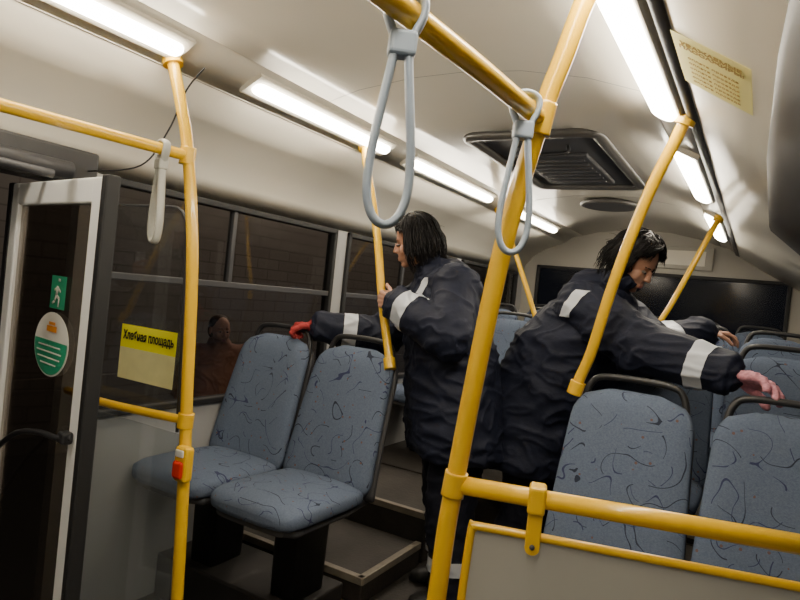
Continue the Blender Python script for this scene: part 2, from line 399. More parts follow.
def place_seat(x, y, z, label=None):
    if not placed: o = proto
    else:
        o = proto.copy(); C.objects.link(o)
        for k in kids:
            c = k.copy(); C.objects.link(c); c.parent = o
    o.location = (x, y, z); placed.append(o)
    if label: o['label'] = label
    return o
LA, LW, RA, RW = -1.585, -2.06, -.375, .105
place_seat(LA, 2.25, .2, 'grey-blue patterned aisle seat beside a yellow pole')
place_seat(LW, 2.25, .2, 'grey-blue patterned window seat gripped by a red glove')
place_seat(RA, 2.25, .2, 'grey-blue patterned aisle seat behind the yellow-framed partition')
place_seat(RW, 2.25, .2, 'grey-blue patterned window seat gripped by a pink-gloved hand')
for x in (RA, RW): place_seat(x, 3.05, .36)
for x in (LA, LW): place_seat(x, 4.25, .36)
for x in (RA, RW): place_seat(x, 4.12, .42)
for x in (LA, LW): place_seat(x, 5.15, .42)
for x in (RA, RW): place_seat(x, 5.05, .42)
for i in range(5): place_seat(-1.93+i*.48, 6.2, .45)
def podium(x0, x1, y0, y1, z0, z1, edge=True):
    e = thing('seat_podium', ((x0+x1)/2, (y0+y1)/2, z0), 'dark rubber-covered raised podium under bus seats' if not edge else 'raised floor podium with worn metal edge', 'podium')
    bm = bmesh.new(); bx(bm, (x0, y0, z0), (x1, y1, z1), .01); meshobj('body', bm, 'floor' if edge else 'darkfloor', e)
    if not edge: return
    bm = bmesh.new(); bx(bm, (x0, y0-.004, z1-.03), (x1, y0+.03, z1+.004), .003)
    if x0 < -1.5: bx(bm, (x1-.03, y0, z1-.03), (x1+.004, y1, z1+.004), .003)
    else: bx(bm, (x0-.004, y0, z1-.03), (x0+.03, y1, z1+.004), .003)
    meshobj('edge_strip', bm, 'steel', e)
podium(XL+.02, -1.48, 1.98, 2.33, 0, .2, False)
podium(XL+.02, -1.41, 2.37, 2.92, .1, .22)
podium(XL+.02, -1.41, 2.95, 3.58, .1, .36)
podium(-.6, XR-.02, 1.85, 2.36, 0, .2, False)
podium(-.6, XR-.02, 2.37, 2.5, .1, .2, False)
podium(-.6, XR-.02, 2.51, 3.6, .1, .36)
podium(-.6, XR-.02, 3.61, 5.4, .36, .42)
podium(XL+.02, -1.34, 4.5, 5.5, .36, .42)
podium(XL+.02, XR-.02, 5.65, 6.55, .36, .45)

# ------------------------------------------------------------------ poles
def collar(p, d, r, L, parent, m='yellow', name='collar'):
    p, d = V(p), V(d).normalized(); bm = bmesh.new()
    sweep(bm, [p-d*L/2, p-d*L*.42, p+d*L*.42, p+d*L/2], r); meshobj(name, bm, m, parent)
def pole(label, pts, r):
    pts = [V(p) for p in pts]
    e = thing('grab_pole', pts[-1], label, 'pole')
    tube('tube', pts, r, 'yellow', e)
    collar(pts[0], pts[0]-pts[1], r*1.7, .03, e, name='top_mount')
    collar(pts[-1], pts[-1]-pts[-2], r*1.4, .05, e, name='bottom_mount')
    return e
dp = pole('tall yellow stanchion with stop button beside the door', [(-1.85, 1.46, 2.215), (-1.79, 1.47, 2.05), (-1.755, 1.485, 1.9), (-1.70, 1.5, 1.55), (-1.66, 1.5, 1.1), (-1.63, 1.5, .75), (-1.585, 1.5, 0.02)], .0205)
collar((-1.755, 1.485, 1.888), (.05, 0, 1), .027, .06, dp)
collar((-1.652, 1.5, .99), (.05, 0, 1), .027, .05, dp)
be = bmesh.new(); bx(be, (-1.645, 1.456, .795), (-1.583, 1.495, .915), .014, 3); meshobj('button_housing', be, 'yellow', dp)
be = bmesh.new(); bx(be, (-1.634, 1.450, .880), (-1.596, 1.459, .905), .005, 3); meshobj('button_face', be, 'white', dp)
be = bmesh.new(); bx(be, (-1.636, 1.444, .810), (-1.592, 1.459, .868), .010, 3); meshobj('stop_button', be, 'redbtn', dp)
e = thing('grab_rail', (-1.78, 1.48, 1.886), 'yellow horizontal rail running over the doorway', 'rail')
tube('tube', [(-1.757, 1.47, 1.888), (-1.78, 1.2, 1.887), (-1.81, .9, 1.886), (-1.84, .3, 1.88), (-1.86, -.2, 1.88)], .0185, 'yellow', e)
e2 = thing('grab_rail', (-1.66, 1.5, .99), 'short yellow bar between stanchion and side wall', 'rail')
tube('tube', [(-1.66, 1.5, .99), (-2.0, 1.45, .99), (XL+.02, 1.47, .99)], .015, 'yellow', e2)
cp = pole('thick yellow leaning stanchion at the end of the partition', [(-.335, 1.3, 2.215), (-.38, 1.3, 2.15), (-.415, 1.3, 2.03), (-.451, 1.3, 1.9), (-.509, 1.3, 1.592), (-.56, 1.3, 1.084), (-.574, 1.3, .82), (-.6, 1.3, .02)], .0215)
collar((-.451, 1.3, 1.9), (.15, 0, 1), .0275, .07, cp)
collar((-.56, 1.3, 1.084), (.1, 0, 1), .0265, .055, cp)
e3 = thing('grab_rail', (-.455, 1.27, 1.9), 'yellow overhead rail with hanging hand straps', 'rail')
tube('tube', [(-.453, 1.29, 1.9), (-.465, 1.0, 1.9), (-.484, .72, 1.9), (-.505, .35, 1.9), (-.52, -.3, 1.9)], .0195, 'yellow', e3)
pole('curved yellow pole from seat top to ceiling, held by a woman', [(-1.84, 2.66, 2.22), (-1.79, 2.62, 2.13), (-1.61, 2.5, 1.78), (-1.50, 2.43, 1.47), (-1.42, 2.40, 1.24), (-1.395, 2.385, 1.18)], .019)
pole('curved yellow pole from aisle seat top to ceiling', [(-.285, 2.25, 2.165), (-.31, 2.26, 2.10), (-.385, 2.3, 1.92), (-.475, 2.35, 1.62), (-.535, 2.385, 1.36), (-.57, 2.395, 1.25), (-.58, 2.395, 1.21)], .0205)
pole('curved yellow pole rising from a rear aisle seat', [(-.30, 4.4, 2.165), (-.36, 4.36, 2.0), (-.5, 4.3, 1.62), (-.575, 4.27, 1.44), (-.58, 4.26, 1.32)], .018)
pole('thin yellow pole rising from a rear aisle seat', [(-1.84, 4.55, 2.21), (-1.68, 4.5, 1.95), (-1.47, 4.42, 1.55), (-1.385, 4.39, 1.36), (-1.38, 4.38, 1.26)], .018)

def strap(x, y, z, rot, label, m='strap', w=1, h=1, th=1):
    e = thing('hand_strap', (x, y, z), label, 'hand strap', group='hanging hand straps')
    half = [(.0, .030), (.024, .02), (.026, -.005), (.011, -.045), (.013, -.08), (.021, -.14), (.029, -.21), (.029, -.262), (.018, -.295), (0, -.306)]
    half = [(a*(w if b < -.05 else 1), b*(h if b < 0 else 1)) for a, b in half]
    pts = half+[(-a, b) for a, b in half[-2:0:-1]]
    R = Matrix.Rotation(rot, 4, 'Z'); o = V((x, y, z))
    P = [o+(R @ V((a, 0, b))) for a, b in pts]
    bm = bmesh.new(); sweep(bm, catmull(P, 6, True), .0066*th, .0125*th, 14, True, R @ V((0, 1, 0))); meshobj('loop', bm, m, e)
    bm = bmesh.new(); bx(bm, (-.020, -.017, -.066), (.020, .017, -.030), .006, 3, Matrix.Translation(o) @ R); meshobj('clamp', bm, m, e)
strap(-.482, .765, 1.9, math.radians(38), 'pale blue-grey rubber strap loop near the overhead rail end')
strap(-.456, 1.215, 1.9, math.radians(30), 'pale blue-grey rubber strap loop beside the leaning stanchion', h=.97)
strap(-1.766, 1.39, 1.886, math.radians(-12), 'short grey rubber strap loop on the rail above the doorway', m='strapg', w=.9, h=1.0, th=1.1)

# partition
pe = thing('seat_partition', (-.1, 1.43, 0), 'grey laminate partition in yellow tube frame with top rail', 'partition')
D = V((.664, .196, 0)); O = V((-.56, 1.3, 0)); u = D/.664
def pp(x, z): return O+u*(x+.56)+V((0, 0, z))
bm = bmesh.new(); sweep(bm, [pp(-.56, 1.084), pp(.33, 1.084)], .0205); meshobj('top_rail', bm, 'yellow', pe)
bm = bmesh.new(); sweep(bm, catmull([pp(-.535, .03), pp(-.525, .6), pp(-.515, .97), pp(-.505, .995), pp(-.48, 1.0), pp(-.1, 1.0), pp(.2, 1.0), pp(.31, 1.0), pp(.325, .98), pp(.325, .03)], 5), .0095); meshobj('frame', bm, 'yellow', pe)
bm = bmesh.new(); vs = [bm.verts.new(p) for p in (pp(-.53, .04), pp(.325, .04), pp(.325, .995), pp(-.51, .995))]
f = bm.faces.new(vs); bmesh.ops.solidify(bm, geom=[f], thickness=.008); meshobj('panel', bm, 'panel', pe)
ang = math.atan2(D.y, D.x)
for xx in (-.385, .2):
    mt = Matrix.Translation(pp(xx, 1.04)) @ Matrix.Rotation(ang, 4, 'Z')
    bm = bmesh.new(); bx(bm, (-.019, -.026, .012), (.019, .026, .074), .008, 3, mt); bx(bm, (-.016, -.016, -.06), (.016, -.010, .03), .003, 2, mt)
    r = bmesh.ops.create_cone(bm, cap_ends=True, segments=16, radius1=.016, radius2=.016, depth=.006, matrix=mt @ Matrix.Translation((0, -.013, -.06)) @ Matrix.Rotation(math.pi/2, 4, 'X'))
    meshobj('bracket', bm, 'yellow', pe)
    bm = bmesh.new(); bmesh.ops.create_uvsphere(bm, u_segments=12, v_segments=8, radius=.006, matrix=mt @ Matrix.Translation((0, -.017, -.058))); meshobj('screw', bm, 'dark', pe)

# ------------------------------------------------------------------ door leaf
A = V((-1.615, 1.105, 0)); B = V((-2.28, 1.22, 0)); dr = (A-B).normalized(); L = (A-B).length
de = thing('door_1', (B.x, B.y, 0), 'open glazed bus door leaf in a pale aluminium frame', 'door', 'structure')
ang = math.atan2(dr.y, dr.x); mt = Matrix.Translation(B) @ Matrix.Rotation(ang, 4, 'Z')
bm = bmesh.new(); H = 1.735
bx(bm, (L-.06, -.018, .04), (L, .018, H), .006, 2, mt); bx(bm, (0, -.018, .04), (.06, .018, H), .006, 2, mt)
bx(bm, (.055, -.017, H-.075), (L-.055, .017, H), .006, 2, mt); bx(bm, (.055, -.017, .04), (L-.055, .017, .2), .006, 2, mt)
meshobj('door_frame', bm, 'alu', de)
bm = bmesh.new(); bx(bm, (L, -.022, .03), (L+.03, .022, H+.005), .006, 2, mt); bx(bm, (-.04, -.02, .03), (-.001, .02, H+.004), .006, 2, mt); meshobj('edge_seal', bm, 'rubber', de)
bm = bmesh.new(); bx(bm, (.05, -.004, .19), (L-.05, .004, H-.07), 0, 2, mt); meshobj('pane', bm, 'doorglass', de)
def dpnt(x, z, y=-.012): return mt @ V((x, y, z))
bm = bmesh.new(); sweep(bm, catmull([dpnt(L-.02, .995, -.025), dpnt(L-.06, .99, -.05), dpnt(L-.16, .985, -.062), dpnt(L-.30, .95, -.07), dpnt(.22, .86, -.07), dpnt(.10, .76, -.065), dpnt(.02, .62, -.03)], 6), .0085); meshobj('handle', bm, 'black', de)
bm = bmesh.new(); bx(bm, (L-.06, -.05, .975), (L-.02, -.018, 1.01), .008, 3, mt); meshobj('handle_bracket', bm, 'black', de)
up = (0, 0, 1); sx0 = L-.235
quadplate('exit_sticker', dpnt(sx0, 1.39), dr, up, .105, .10, .001, 'green', de)
bm = bmesh.new(); c = V((sx0, -.0145, 1.39)); k = .62
def seg(a, b, r): sweep(bm, [mt @ (c+V((a[0]*k, 0, a[1]*k))), mt @ (c+V((b[0]*k, 0, b[1]*k)))], r*k, .0008, 8, up=mt.to_3x3() @ V((0, 1, 0)))
seg((0, .03), (-.008, -.015), .013); seg((-.008, -.015), (.025, -.03), .008); seg((.025, -.03), (.02, -.07), .007)
seg((-.008, -.015), (-.025, -.045), .008); seg((-.025, -.045), (-.05, -.055), .007); seg((0, .025), (.035, .005), .006); seg((0, .025), (-.035, .01), .006); seg((.012, .055), (.013, .068), .012)
meshobj('running_figure', bm, 'white', de)
sx1 = L-.25; sz = 1.23; rw, rh = .125, .098
quadplate('round_sticker', dpnt(sx1, sz), dr, up, rw*2, rh*2, .001, 'white', de, 'disc')
bm = bmesh.new(); vv = []
for i in range(31):
    a = math.pi-.12+(math.pi+.24)*i/30; vv.append(bm.verts.new(dpnt(sx1+rw*.95*math.cos(a), sz+rh*.95*math.sin(a), -.0145)))
bm.faces.new(vv); meshobj('green_half', bm, 'green', de)
bm = bmesh.new(); bx(bm, (sx1-.035, -.0155, sz+.038), (sx1+.035, -.0145, sz+.056), 0, 1, mt); bx(bm, (sx1-.022, -.0155, sz+.059), (sx1+.022, -.0145, sz+.068), 0, 1, mt); meshobj('orange_emblem', bm, 'orange', de)
bm = bmesh.new()
for i, w in enumerate((.085, .095, .085, .06)): bx(bm, (sx1-w, -.0162, sz-.008-i*.018), (sx1+w*.9, -.0152, sz-.004-i*.018), 0, 1, mt)
meshobj('print_line', bm, 'white', de)
e = thing('door_mechanism', (-2.15, .7, 1.75), 'black door actuator and arms above the doorway', 'door mechanism')
bm = bmesh.new(); bx(bm, (-2.28, -.1, 1.76), (-2.17, 1.44, 1.89), .01); meshobj('casing', bm, 'black', e)
tube('arm', [(-2.2, .4, 1.77), (-2.05, .8, 1.77), (-2.0, 1.17, 1.76)], .014, 'dark', e)
bm = bmesh.new(); sweep(bm, [V((-2.12, .9, 1.80)), V((-2.12, 1.3, 1.80))], .03); meshobj('cylinder', bm, 'dark', e)
tube('hose', [(-1.72, 1.49, 2.19), (-1.80, 1.49, 2.12), (-1.86, 1.48, 1.98), (-1.95, 1.45, 1.85), (-2.17, 1.4, 1.82)], .003, 'black', e)

ge = thing('glass_screen', (-1.95, 1.52, .02), 'clear glass draught screen beside the door stanchion', 'screen')
bm = bmesh.new(); zt = 1.72
pts = [(-2.28, .93), (-1.725, .93), (-1.765, 1.5)]+[(-1.86+.09*math.cos(a), 1.62+.1*math.sin(a)) for a in [math.radians(t) for t in range(10, 91, 16)]]+[(-2.28, zt)]
vs = [bm.verts.new((x, 1.53, z)) for x, z in pts]; f = bm.faces.new(vs); bmesh.ops.solidify(bm, geom=[f], thickness=.006); meshobj('pane', bm, 'clear', ge)
bm = bmesh.new(); sweep(bm, [V((x, 1.533, z)) for x, z in pts[1:]], .004, .006, 8); meshobj('edge_trim', bm, 'dark', ge)
bm = bmesh.new(); bx(bm, (-2.28, 1.53, .02), (-1.68, 1.536, .925)); meshobj('lower_pane', bm, 'foggy', ge)
se = thing('route_sign', (-1.92, 1.515, 1.10), 'bright yellow paper sign with black lettering on glass', 'sign')
sc = V((-1.905, 1.518, 1.178))
quadplate('paper', sc+V((0, 0, .055)), (1, 0, 0), up, .30, .085, .001, 'paperY', se)
quadplate('paper_lower', sc-V((0, 0, .045)), (1, 0, 0), up, .30, .115, .001, 'paperP', se)
textobj('Хлебная площадь', .044, sc+V((.002, -.001, .058)), (1, 0, 0), up, 'ink', se, bold=.0013, squeeze=.72)
rt = V((.17, 0, -.105)).normalized(); c0 = V((-.155, 1.665, 2.101))
ne = thing('paper_notice', c0, 'yellow paper notice with printed text on the cove panel', 'notice')
quadplate('paper', c0, rt, (0, -1, 0), .20, .33, .001, 'paper', ne, lift=.004)
textobj('УВАЖАЕМЫЕ\nПАССАЖИРЫ!', .024, c0+V((0, -.11, 0)), rt, (0, -1, 0), 'faint', ne, lift=.006, bold=.0008)
for i in range(6):
    textobj('оплата проезда', .018, c0+V((0, -.04+i*.032, 0)), rt, (0, -1, 0), 'faint', ne, lift=.006)

# ------------------------------------------------------------------ people
def capsule(bm, a, b, ra, rb, n=14):
    a, b = V(a), V(b); d = (b-a); Ln = d.length
    if Ln < 1e-5: d = V((0, 0, 1))
    d = d.normalized(); pts = []
    N = d.orthogonal().normalized(); Bq = d.cross(N); rings = []
    for t in (-80, -50, -20): pts.append((a+d*ra*math.sin(math.radians(t)), ra*math.cos(math.radians(t))))
    for t in (20, 50, 80): pts.append((b+d*rb*math.sin(math.radians(t)), rb*math.cos(math.radians(t))))
    for c, r in pts: rings.append([bm.verts.new(c+N*r*math.cos(2*math.pi*k/n)+Bq*r*math.sin(2*math.pi*k/n)) for k in range(n)])
    for A_, B_ in zip(rings, rings[1:]):
        for k in range(n): bm.faces.new((A_[k], A_[(k+1) % n], B_[(k+1) % n], B_[k]))
    bm.faces.new(rings[0][::-1]); bm.faces.new(rings[-1])
def ell(bm, c, r, R=None):
    R = (R or Matrix.Identity(3)).to_4x4()
    bmesh.ops.create_uvsphere(bm, u_segments=20, v_segments=14, radius=1, matrix=Matrix.Translation(V(c)) @ R @ Matrix.Diagonal((*r, 1)))
def blobmesh(build, vox, it, wr=0, wf=9, stretch=1.7):
    bm = bmesh.new(); build(bm); bmesh.ops.recalc_face_normals(bm, faces=bm.faces)
    me = bpy.data.meshes.new('t'); bm.to_mesh(me); bm.free()
    o = bpy.data.objects.new('t', me); C.objects.link(o)
    md = o.modifiers.new('r', 'REMESH'); md.mode = 'VOXEL'; md.voxel_size = vox; md.use_smooth_shade = True
    if it: s = o.modifiers.new('s', 'SMOOTH'); s.iterations = it; s.factor = .5
    dg = bpy.context.evaluated_depsgraph_get(); dg.update()
    out = bpy.data.meshes.new_from_object(o.evaluated_get(dg)); bpy.data.objects.remove(o)
    if wr:
        nr = [v.normal.copy() for v in out.vertices]
        for v, n in zip(out.vertices, nr):
            p = v.co
            q = V((p.x*wf, p.y*wf, p.z*wf*stretch)); q += V((noise.noise(q*.5), noise.noise(q*.5+V((9, 9, 9))), 0))*1.2
            a = noise.noise(q); b = (1-abs(noise.noise(q*1.3+V((5, 3, 1))))*2)
            v.co = p+n*wr*(a*.8+.5*b*b*b-.15)
    for p in out.polygons: p.use_smooth = True
    out.materials.clear()
    return out
def blob(name, build, vox, it, m, parent, wr=0, wf=9, stretch=1.7):
    out = blobmesh(build, vox, it, wr, wf, stretch); out.name = name
    return reg(name, out, m, parent)
def band(ob, parent, A, B, t0, t1, rmax, zlim=None, off=.003, name='reflective_band', m='refl'):
    A = V(A)-parent.location; B = V(B)-parent.location; d = B-A; L2 = d.length_squared
    bm = bmesh.new(); bm.from_mesh(ob.data); bm.normal_update()
    kill = [f for f in bm.faces if ((f.calc_center_median()-A)-d*((f.calc_center_median()-A).dot(d)/L2)).length > rmax]
    bmesh.ops.delete(bm, geom=kill, context='FACES')
    dn = d.normalized()
    cuts = [(A+d*t0, -dn), (A+d*t1, dn)]
    if zlim:
        cuts += [(V((0, 0, zlim[0]-parent.location.z)), V((0, 0, -1))), (V((0, 0, zlim[1]-parent.location.z)), V((0, 0, 1)))]
    for co_, no_ in cuts:
        bmesh.ops.bisect_plane(bm, geom=bm.verts[:]+bm.edges[:]+bm.faces[:], plane_co=co_, plane_no=no_, clear_outer=True)
    seen = set(); comps = []
    for f0 in bm.faces:
        if f0 in seen: continue
        st = [f0]; comp = []; seen.add(f0)
        while st:
            f_ = st.pop(); comp.append(f_)
            for ed in f_.edges:
                for g in ed.link_faces:
                    if g not in seen: seen.add(g); st.append(g)
        comps.append(comp)
    comps.sort(key=len, reverse=True)
    for cc in comps[1:]: bmesh.ops.delete(bm, geom=cc, context='FACES')
    bmesh.ops.delete(bm, geom=[v for v in bm.verts if not v.link_faces], context='VERTS')
    bm.normal_update()
    for v in bm.verts: v.co += v.normal*off
    me = bpy.data.meshes.new(name); bm.to_mesh(me); bm.free()
    for p in me.polygons: p.use_smooth = True
    me.materials.clear(); me.materials.append(M[m])
    o = bpy.data.objects.new(name, me); C.objects.link(o); o.parent = parent
    return o
def hand(bm, W, d, n, right, curl=(35, 45, 30), tc=25, inf=0, s=1):
    W = V(W); d = V(d).normalized(); n = V(n); n = (n-d*n.dot(d)).normalized()
    t = d.cross(n) if right else n.cross(d)
    for off, ln, dd in ((.030, .070, .083), (.0105, .078, .088), (-.010, .072, .084), (-.029, .056, .075)):
        K = W+(d*dd+t*off)*s
        capsule(bm, W+t*off*.55*s+d*.01, K, .0135*s+inf, .0115*s+inf, 10)
        pos = K; a = 0
        for i, fr in enumerate((.44, .31, .25)):
            a += math.radians(curl[i]); dv = d*math.cos(a)+n*math.sin(a)+t*off*3.5
            q = pos+dv.normalized()*ln*fr*s
            r0 = (.0092-.0009*i)*s+inf; capsule(bm, pos, q, r0, r0-.0008, 10); pos = q
    b = W+(d*.022+t*.022)*s; d1 = (d*.62+t*.70+n*.25).normalized(); p1 = b+d1*.045*s
    d2 = (d*.85+t*.25+n*math.sin(math.radians(tc))*1.2).normalized(); p2 = p1+d2*.032*s; p3 = p2+(d2+n*.5).normalized()*.024*s
    capsule(bm, b, p1, .0145*s+inf, .0115*s+inf, 10); capsule(bm, p1, p2, .0108*s+inf, .0098*s+inf, 10); capsule(bm, p2, p3, .0098*s+inf, .0085*s+inf, 10)
def headframe(f, u=(0, 0, 1)):
    f = V(f).normalized(); u = V(u); u = (u-f*u.dot(f)).normalized(); s = f.cross(u)
    return Matrix((s, f, u)).transposed()
def person(label, P):
    J = {k: V(v) if isinstance(v, tuple) else v for k, v in P.items()}
    R = headframe(J['hf']); H = J['head']; side = V(J['side']).normalized()
    fw = V((0, 0, 1)).cross(side).normalized()
    e = thing('person', ((J['anr'].x+J['anl'].x)/2, (J['anr'].y+J['anl'].y)/2, P['floor']), label, 'person')
    def h(x, y, z): return H+R @ V((x, y, z))
    def body(bm):
        ell(bm, h(0, -.012, .03), (.072, .090, .086), R); ell(bm, h(0, .020, -.035), (.054, .066, .074), R)
        ell(bm, h(0, .060, -.092), (.020, .020, .016), R)
        capsule(bm, h(0, .084, .010), h(0, .098, -.022), .007, .010); ell(bm, h(.009, .090, -.026), (.007, .009, .006), R); ell(bm, h(-.009, .090, -.026), (.007, .009, .006), R)
        capsule(bm, h(-.032, .068, .026), h(.032, .068, .026), .009, .009)
        for sx in (-1, 1):
            ell(bm, h(.032*sx, .050, -.028), (.024, .024, .028), R); ell(bm, h(.075*sx, -.008, -.004), (.009, .019, .031), R)
        capsule(bm, h(-.013, .082, -.057), h(.013, .082, -.057), .007, .007); capsule(bm, h(-.011, .080, -.067), h(.011, .080, -.067), .0075, .0075)
        capsule(bm, h(0, -.03, -.06), J['neck'], .050, .056)
        secs = [(J['pel']-V((0, 0, .08)), side*.15, fw*.10), (J['pel'], side*.17, fw*.12), ((J['pel']+J['chest'])/2, side*.135, fw*.1), (J['chest'], side*.165, fw*.11), (J['neck']-V((0, 0, .06)), side*.14, fw*.07), (J['neck'], side*.06, fw*.055)]
        loft(bm, secs, 20, 2.3)
        for s_, sg in (('r', 1), ('l', -1)):
            capsule(bm, J['sh'+s_], J['el'+s_], .05, .04); capsule(bm, J['el'+s_], J['wr'+s_], .04, .027)
            hand(bm, J['wr'+s_], J['hd'+s_], J['hn'+s_], sg == 1, J.get('curl'+s_, (35, 45, 30)), J.get('tc'+s_, 25), s=P.get('hs'+s_, 1))
            hip = J['pel']+side*.09*sg-V((0, 0, .05))
            capsule(bm, hip, J['kn'+s_], .085, .055); capsule(bm, J['kn'+s_], J['an'+s_], .055, .036)
            capsule(bm, J['an'+s_]-V((0, 0, .05)), J['an'+s_]-V((0, 0, .06))+V(J['ft'])*.13, .035, .03)
    blob('body', body, .0045, 3, 'skin', e)
    hm_ = P.get('hairmat', 'hair')
    for sx in (-1, 1):
        bm = bmesh.new(); ell(bm, h(.029*sx, .0695, .002), (.0120, .0105, .0055), R); meshobj('eye', bm, 'eye', e, smooth=True)
        bm = bmesh.new(); ell(bm, h(.029*sx, .0785, .001), (.0055, .003, .0050), R); meshobj('iris', bm, 'iris', e, smooth=True)
        bm = bmesh.new(); capsule(bm, h(.014*sx, .0790, .025), h(.044*sx, .069, .026), .0028, .002, 8); meshobj('eyebrow', bm, hm_, e, smooth=True)
    bm = bmesh.new(); ell(bm, h(0, .0865, -.0585), (.017, .0042, .0032), R); ell(bm, h(0, .0853, -.0665), (.014, .0045, .0045), R); meshobj('lips', bm, 'lip', e, smooth=True)
    hs = P.get('hair', 'bob')
    def hair(bm):
        if hs == 'crop':
            ell(bm, h(0, -.026, .045), (.080, .088, .078), R); ell(bm, h(0, -.045, .0), (.078, .068, .085), R)
        else:
            ell(bm, h(0, -.030, .050), (.081, .086, .080), R); ell(bm, h(0, -.050, .0), (.088, .078, .102), R)
            for sx in (-1, 1): ell(bm, h(.075*sx, -.016, -.012), (.015, .038, .060), R)
            if hs == 'bob': ell(bm, h(0, -.052, -.065), (.086, .062, .060), R)
    hm = blobmesh(hair, .005, 3)
    bm = bmesh.new(); bm.from_mesh(hm)
    if hs != 'crop':
        rn = random.Random(5 if hs == 'bob' else 9)
        n_ = 950; wild = 1.7 if hs == 'bob' else 2.1; vol = 1.05
        for i in range(n_):
            phi = rn.uniform(-180, 180) if i < 760 else rn.choice((-1, 1))*rn.uniform(110, 180); pr = math.radians(phi); ap = abs(phi)
            front = ap > 118
            rad = vol+rn.uniform(-.05, .08)*wild
            ax, ay, az = .089*rad, .100*rad, .092*rad
            th0 = rn.uniform(3, 40)
            if front: th1 = rn.uniform(58, 78)-(ap-118)*.06
            else: th1 = 92
            part = rn.uniform(-.02, .02)
            pts = []
            steps = 5
            for k in range(steps+1):
                th = math.radians(th0+(th1-th0)*k/steps); w = pr+(.55*k/steps*(1 if phi > 0 else -1)*-1 if front else .0)+rn.uniform(-.04, .04)*wild
                pts.append(V((ax*math.sin(w)*math.sin(th)+part*(1-k/steps), -.020-ay*math.cos(w)*math.sin(th), .038+az*math.cos(th))))
            if not front:
                ze = (-.128 if hs == 'bob' else -.092)+rn.uniform(-.02, .035)*wild
                if ap < 60: ze += .01
                last = pts[-1]; inw = .95 if hs == 'bob' else .97
                for k in (1, 2, 3):
                    q = k/3; s_ = 1+.15*math.sin(q*math.pi)*(1 if hs == 'bob' else .8)
                    f_ = s_*(1-(1-inw)*q*q)
                    pts.append(V((last.x*f_+rn.uniform(-.008, .008)*wild*q, -.020+(last.y+.020)*f_+rn.uniform(-.008, .008)*wild*q, last.z+(ze-last.z)*q)))
            else:
                last = pts[-1]; d_ = (pts[-1]-pts[-2]); pts.append(last+d_*.7+V((.012*(1 if last.x > 0 else -1), .0, -.004)))
            pw = [H+R @ p for p in pts]
            r_ = rn.uniform(.0018, .0034)
            sweep(bm, catmull(pw, 2), r_*1.3, r_*.8, 5, taper=lambda t: 1 if t < .7 else max(.15, 1-(t-.7)/.33))
        for i in range(70 if hs != 'bob' else 35):
            a = rn.uniform(math.pi*.9, 2.1*math.pi); el_ = rn.uniform(-.3, 1.4)
            dx, dy, dz = math.cos(a)*math.cos(el_), math.sin(a)*math.cos(el_), math.sin(el_)
            p0 = h(.092*dx, -.030+.104*dy, .03+.098*dz)
            dv = R @ V((dx*.8+rn.uniform(-.6, .6), dy*.8+rn.uniform(-.4, .4), dz*.6-.1))
            p1 = p0+dv*.022; p2 = p1+(dv+V((0, 0, -.5)))*.022
            sweep(bm, catmull([p0-dv*.010, p0, p1, p2], 3), .0014, .0014, 5, taper=lambda t: 1-t*.7)
    meshobj('hair', bm, hm_, e, smooth=True)
    T = P['torso']; big = P.get('bulk', 1)
    ru, re_, rc = P.get('slv', (.092, .086, .066))
    def jac(bm):
        loft(bm, [(c, side*w*big, fw*dd*big) for c, w, dd in T], 32, 2.4)
        for s_ in 'rl':
            capsule(bm, J['sh'+s_], J['el'+s_], ru*big, re_*big, 24)
            w = J['el'+s_].lerp(J['wr'+s_], .88); capsule(bm, J['el'+s_], w, re_*big, rc*big*.98, 24)
            dd_ = (J['wr'+s_]-J['el'+s_]).normalized()
            sd_ = dd_.orthogonal().normalized(); s2 = dd_.cross(sd_)
            loft(bm, [(w-dd_*.03, sd_*rc*big, s2*rc*big), (J['wr'+s_]+dd_*.005, sd_*rc*big*.93, s2*rc*big*.93)], 24, 2)
            capsule(bm, J['sh'+s_], J['neck']-V((0, 0, .05)), ru*big, .08*big, 24)
        capsule(bm, J['neck']-V((0, 0, .05)), J['neck']+V((0, 0, .015)), .100, .092, 20)
        if P.get('hood', True):
            F3 = Matrix((side, fw, V((0, 0, 1)))).transposed()
            ell(bm, J['neck']-fw*.09, (.155, .105, .085), F3)
            ell(bm, J['neck']-fw*.045+V((0, 0, .03)), (.128, .108, .060), F3)
            ell(bm, J['neck']-fw*.10+V((0, 0, .045)), (.10, .05, .045), F3)
            ch = P.get('collar', 0)
            if ch: ell(bm, J['neck']+fw*.03+V((0, 0, .02+ch)), (.112, .108, .048), F3)
    jk = blob('jacket', jac, .0075, 3, P.get('jm', 'jacket'), e, P.get('wr', .018), 8)
    for bnd in P.get('bands', []): band(jk, e, *bnd)
    lr = P.get('leg', (.120, .100, .096))
    def tr(bm):
        loft(bm, [(J['pel']-V((0, 0, .14)), side*.19, fw*.15), (J['pel'], side*.2, fw*.15), (J['pel']+V((0, 0, .1)), side*.17, fw*.13)], 24, 2.4)
        for s_, sg in (('r', 1), ('l', -1)):
            hip = J['pel']+side*.09*sg-V((0, 0, .07)); an = J['an'+s_].copy()
            capsule(bm, hip, J['kn'+s_], lr[0], lr[1], 20); capsule(bm, J['kn'+s_], an, lr[1], lr[2], 20)
    tk = blob('trousers', tr, .009, 3, 'trous', e, .012, 8)
    if P.get('tb', True):
        for s_ in 'rl':
            band(tk, e, J['kn'+s_], J['an'+s_], .58, .74, .13)
